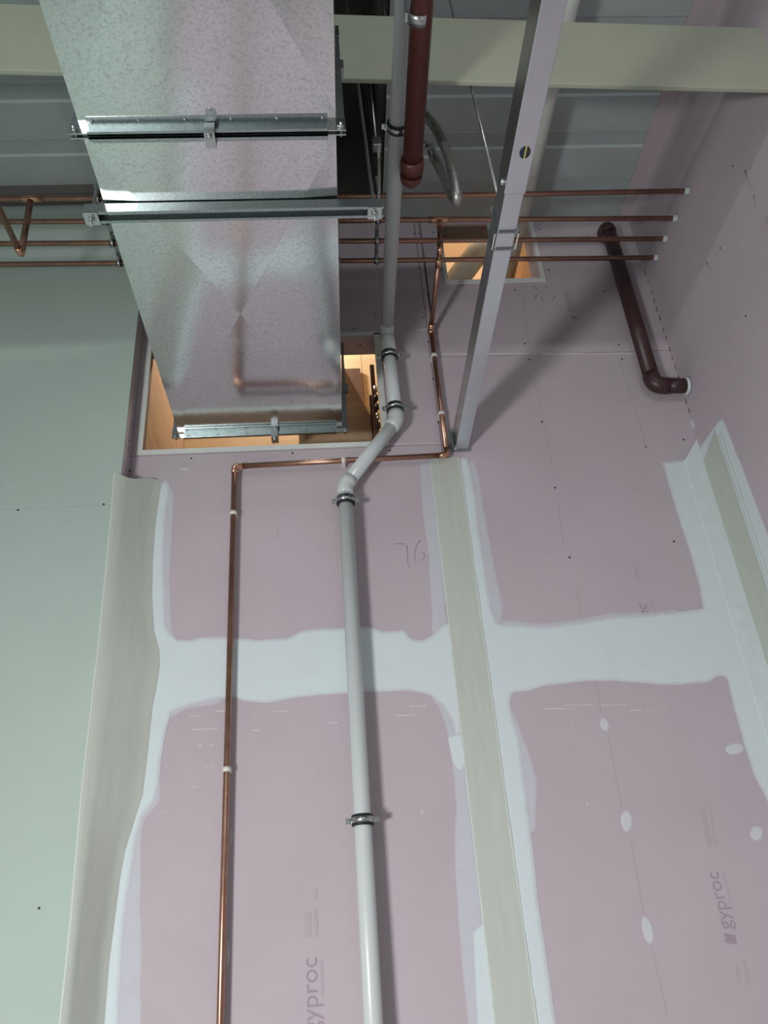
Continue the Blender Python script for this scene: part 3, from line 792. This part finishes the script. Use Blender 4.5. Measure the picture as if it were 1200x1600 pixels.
# ---- white clips on the copper drop
def pipe_clip(label, c, d, back=(0, 1, 0)):
    c, d, back = Vector(c), Vector(d).normalized(), Vector(back); side = d.cross(back).normalized()
    t = thing('pipe_clip', label, 'clip', c, 'white clips on the copper drop pipe')
    MB().tube([c - d * 0.008, c + d * 0.008], 0.0142, 16).build('ring', 'clip_plastic', t)
    MB().obox(c + back * 0.022, side * 0.013, d * 0.008, back * 0.0125).build('base', 'clip_plastic', t, bevel=0.001)
pipe_clip('white plastic clip holding the copper pipe just below its left bend', (-0.380, -0.035, 3.008), dn)
pipe_clip('lowest white plastic clip on the copper pipe, level with bare pink board', (-0.380, -0.035, 2.052), dn)
pipe_clip('white plastic clip on the level copper run left of the drain pipe', (0.051, -0.035, 3.229), (1, 0, 0))
pipe_clip('white plastic clip on the copper pipe, upper of two left of the steel beam', (cx, -0.035, 3.752), dn)
pipe_clip('white plastic clip on the copper pipe, lower of two left of the steel beam', (cx, -0.035, 3.442), dn)

# ---- red-brown overhead pipe
bp_ = thing('soil_pipe', 'red-brown plastic pipe overhead ending in an upturned elbow', 'pipe', (0.31, -1.5, 3.77))
bz = 3.772
run('pipe_run', bp_, [(0.296, -2.7, bz), (0.313, -0.985, bz)], 0.0325, 'brown_pvc', 28)
MB().tube([(0.3125, -1.005, bz), (0.313, -0.99, bz), (0.3133, -0.958, bz)], [0.0375, 0.0395, 0.0385], 28).build('socket', 'brown_pvc', bp_)
elbow(bp_, (0.313, -0.98, bz), (0.3135, -0.918, bz), (0.3135, -0.900, bz + 0.5), 0.0365, 0.030, 'brown_pvc', 0.0, n=28)
run('pipe_stub', bp_, [(0.3135, -0.9178, bz + 0.025), (0.3135, -0.914, bz + 0.075)], 0.033, 'brown_pvc', 28)
sc = thing('soil_pipe_clamp', 'wide plain metal band clamp around the red-brown overhead pipe', 'clamp', (0.301, -1.462, bz))
MB().tube([(0.3012, -1.482, bz), (0.301, -1.448, bz)], 0.0355, 28).build('band', 'zinc', sc)
MB().box(0.262, 0.270, -1.478, -1.452, bz - 0.012, bz + 0.055).build('lug', 'zinc', sc)
MB().tube([(0.301, -1.465, bz + 0.035), (0.318, -1.465, ZC)], 0.005, 8).build('threaded_rod', 'zinc', sc)

# ---- dark brown pipe in the right corner
bw = thing('corner_pipe', 'dark brown plastic pipe standing in the right corner with an elbow into the side wall', 'pipe', (1.386, -0.06, 3.52))
a, c1, c2, q = (1.386, 0.012, 4.515), (1.386, -0.055, 4.515), (1.386, -0.055, 3.535), (XR - 0.002, -0.055, 3.527)
run('pipe_run', bw, [(1.386, -0.055, 4.49), (1.386, -0.055, 3.56)], 0.0335, 'brown_dark', 28)
elbow(bw, a, c1, c2, 0.0355, 0.040, 'brown_dark', 0.012, n=28); elbow(bw, c1, c2, q, 0.0365, 0.038, 'brown_dark', 0.022, n=28)
run('pipe_stub', bw, [(1.44, -0.055, 3.532), q], 0.0325, 'brown_dark', 28)
MB().tube([(XR - 0.012, -0.055, 3.525), (XR - 0.001, -0.055, 3.525)], [0.034, 0.040], 24).build('plaster_collar', 'filler', bw)

# ---- grey steel beam from the wall towards the camera
sb = thing('steel_beam', 'grey rectangular steel beam from the taped post line out overhead', 'beam', (0.543, -0.8, 3.275))
s0, s1, zb0, zb1 = 0.506, 0.564, 3.276, 3.372
MB().box(s0 + 0.002, s1 - 0.002, -1.262, -0.004, zb0 + 0.001, zb1 - 0.002).build('beam_section', 'steel_grey', sb, bevel=0.003)
MB().box(s0 - 0.001, s1 + 0.001, -2.7, -1.260, zb0 - 0.001, zb1).build('beam_section', 'steel_grey', sb, bevel=0.003)
MB().box(s0 - 0.010, s1 + 0.006, -0.014, -0.0035, zb0 - 0.004, zb1 + 0.01).build('end_plate', 'zinc_dull', sb)
MB().obox((s0 - 0.016, -0.02, zb0 + 0.045), (0.012, 0, 0), (0, 0.016, 0), (0, 0, 0.030)).build('end_cleat', 'zinc', sb)
# strap collar
for (ya, yb) in ((-1.132, -1.128), (-1.068, -1.064)):
    mb = MB(); frame_boxes(mb, s0 - 0.007, s1 + 0.007, zb0 - 0.0055, zb1 + 0.006, (s0, s1, zb0 + 0.0005, zb1), ya, yb)
    mb.build('collar_band', 'zinc_dull', sb)
for x in (s0 - 0.0055, s1 + 0.0055):
    MB().box(x - 0.0015, x + 0.0015, -1.132, -1.064, zb0 - 0.0055, zb0 - 0.002).build('collar_edge', 'clip_plastic', sb)
MB().tube([(s0 - 0.0005, -1.285, zb0 + 0.02), (s0 - 0.010, -1.285, zb0 + 0.02), (s0 - 0.013, -1.285, zb0 + 0.02)], [0.010, 0.010, 0.006], 12).build('bolt', 'zinc', sb)
# round sticker with a yellow stripe
st = (0.5395, -1.391, zb0 - 0.0018); R0 = 0.0145
def disc_slice(x0, x1, material, zoff):
    pts = []
    N = 10
    xs = [x0 + (x1 - x0) * i / N for i in range(N + 1)]
    for x in xs: pts.append((st[0] + x, st[1] + math.sqrt(max(0, R0 * R0 - x * x)) * 1.25))
    for x in reversed(xs): pts.append((st[0] + x, st[1] - math.sqrt(max(0, R0 * R0 - x * x)) * 1.25))
    MB().prism(pts, 2, st[2] - zoff, st[2] + 0.0006).build('sticker', material, sb)
for (u0, u1, ml) in ((-0.99, -0.38, 'sticker_blue'), (-0.38, -0.06, 'sticker_green'), (-0.06, 0.16, 'sticker_yellow'), (0.16, 0.99, 'sticker_black')):
    disc_slice(u0 * R0, u1 * R0, ml, 0.0004)
hr = thing('hanger_rod', 'thin zinc hanger rod dropping from the ceiling to the steel beam', 'rod', (0.5, -1.12, 3.37))
MB().tube([(0.520, -1.165, zb1 + 0.001), (0.504, -1.105, ZC - 0.002)], 0.0042, 10).build('rod', 'zinc', hr)
MB().tube([(0.520, -1.165, zb1 + 0.001), (0.5197, -1.164, zb1 + 0.010)], 0.009, 6).build('nut', 'zinc', hr)

# ---- pale pipe above the steel beam, going into the small opening
MB().tube([(0.940, -2.6, 4.46), (0.936, -0.9, 4.455), (0.930, 0.30, 4.45)], 0.036, 20).build('wrapped_pipe', 'pale_pipe', label='pale wrapped pipe high beside the steel beam, entering the small opening', category='pipe')
MB().tube([trace(800, 325, 1, 0.30), trace(690, 468, 1, 0.30)], 0.062, 24).build('vent_pipe', 'pale_pipe', label='thick pale pipe slanting inside the small opening', category='pipe')

# ---- braided hose looping behind the red-brown pipe
hs = thing('flexible_hose', 'braided metal flexible hose hanging in a loop beside the red-brown pipe', 'hose', (0.43, -0.9, 3.65))
def cat(pts, n=10):
    pts = [Vector(p) for p in pts]; out = []
    for i in range(len(pts) - 1):
        p0, p1, p2, p3 = pts[max(i - 1, 0)], pts[i], pts[i + 1], pts[min(i + 2, len(pts) - 1)]
        for k in range(n):
            t = k / n
            out.append(0.5 * ((2 * p1) + (p2 - p0) * t + (2 * p0 - 5 * p1 + 4 * p2 - p3) * t * t + (3 * p1 - p0 - 3 * p2 + p3) * t ** 3))
    return out + [pts[-1]]
H = [trace(664, 180, 1, -0.95), trace(680, 199, 1, -0.95), trace(697, 234, 1, -0.95), trace(708, 272, 1, -0.95), trace(714, 306, 1, -0.93), trace(713, 315, 1, -0.90),
     trace(708, 309, 1, -0.875), trace(694, 276, 1, -0.87), trace(674, 238, 1, -0.87)]
pth = cat(H, 14)
MB().tube(pth, [0.0168 + (0.0007 if i % 2 else 0) for i in range(len(pth))], 18).build('braided_sleeve', 'braid' if 'braid' in MATS else 'zinc_dull', hs)
e = H[-1]; d = (H[-1] - H[-2]).normalized()
MB().tube([e - d * 0.03, e + d * 0.004, e + d * 0.006, e + d * 0.026], [0.0185, 0.0185, 0.021, 0.021], 6).build('hose_nut', 'zinc', hs)
MB().tube([e + d * 0.026, e + d * 0.055 + Vector((-0.02, 0, 0.005))], 0.014, 14).build('valve_body', 'zinc', hs)
MB().obox(e + d * 0.004 + Vector((-0.022, -0.006, -0.012)), (0.008, 0, 0), (0, 0.006, 0), (0, 0, 0.024)).build('valve_lever', 'clip_plastic', hs)
e2 = H[0]
MB().tube([e2 + Vector((-0.03, 0.01, 0.03)), e2 + Vector((-0.035, 0.012, 0.06)), (e2.x - 0.035, e2.y + 0.012, ZC - 0.002)], 0.011, 12).build('supply_pipe', 'zinc_dull', hs)
MB().tube([e2 + Vector((0.004, 0, -0.004)), e2 + Vector((-0.03, 0.01, 0.03))], 0.0165, 6).build('hose_nut', 'zinc', hs)

# ---- services in the ceiling void, right of the duct
MB().tube([(0.262, -0.545, 5.37), (0.250, -0.55, 4.60), (0.240, -0.55, 4.44), (0.243, -0.54, 4.30)], 0.014, 12).build('black_cable', 'cable', label='black cable bundle hanging from the dark ceiling void', category='cable')
jb = thing('junction_box', 'small grey junction box hanging by cables in the dark void', 'box', (0.243, -0.6, 4.40))
MB().box(0.228, 0.262, -0.62, -0.58, 4.375, 4.425).build('body', 'steel_grey', jb, bevel=0.002)
MB().tube([(0.245, -0.6, 4.425), (0.245, -0.6, 5.37)], 0.004, 8).build('suspension_wire', 'zinc', jb)
MB().tube([(0.252, -0.60, 4.375), (0.236, -0.60, 4.11)], 0.006, 10).build('conduit', 'clip_plastic', jb)

# ---- channel along the head of the left wall, its shade painted as dark colour
tr = thing('head_channel', 'steel channel under the ceiling above the left copper pipes', 'channel', (-2.0, -0.25, 4.57))
mb = MB(); mb.box(-3.4, -0.72, -0.255, -0.252, 4.566, 4.628); mb.box(-3.4, -0.72, -0.252, -0.195, 4.566, 4.569); mb.box(-3.4, -0.72, -0.262, -0.255, 4.566, 4.572)
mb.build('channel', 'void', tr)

# ---- the side wall runs slightly out of square
SPL = 0.055
for o in [wr] + list(wr.children):
    if o.data is sm: o.location.x -= SPL * o.location.y
    else:
        for v in o.data.vertices: v.co.x -= SPL * v.co.y
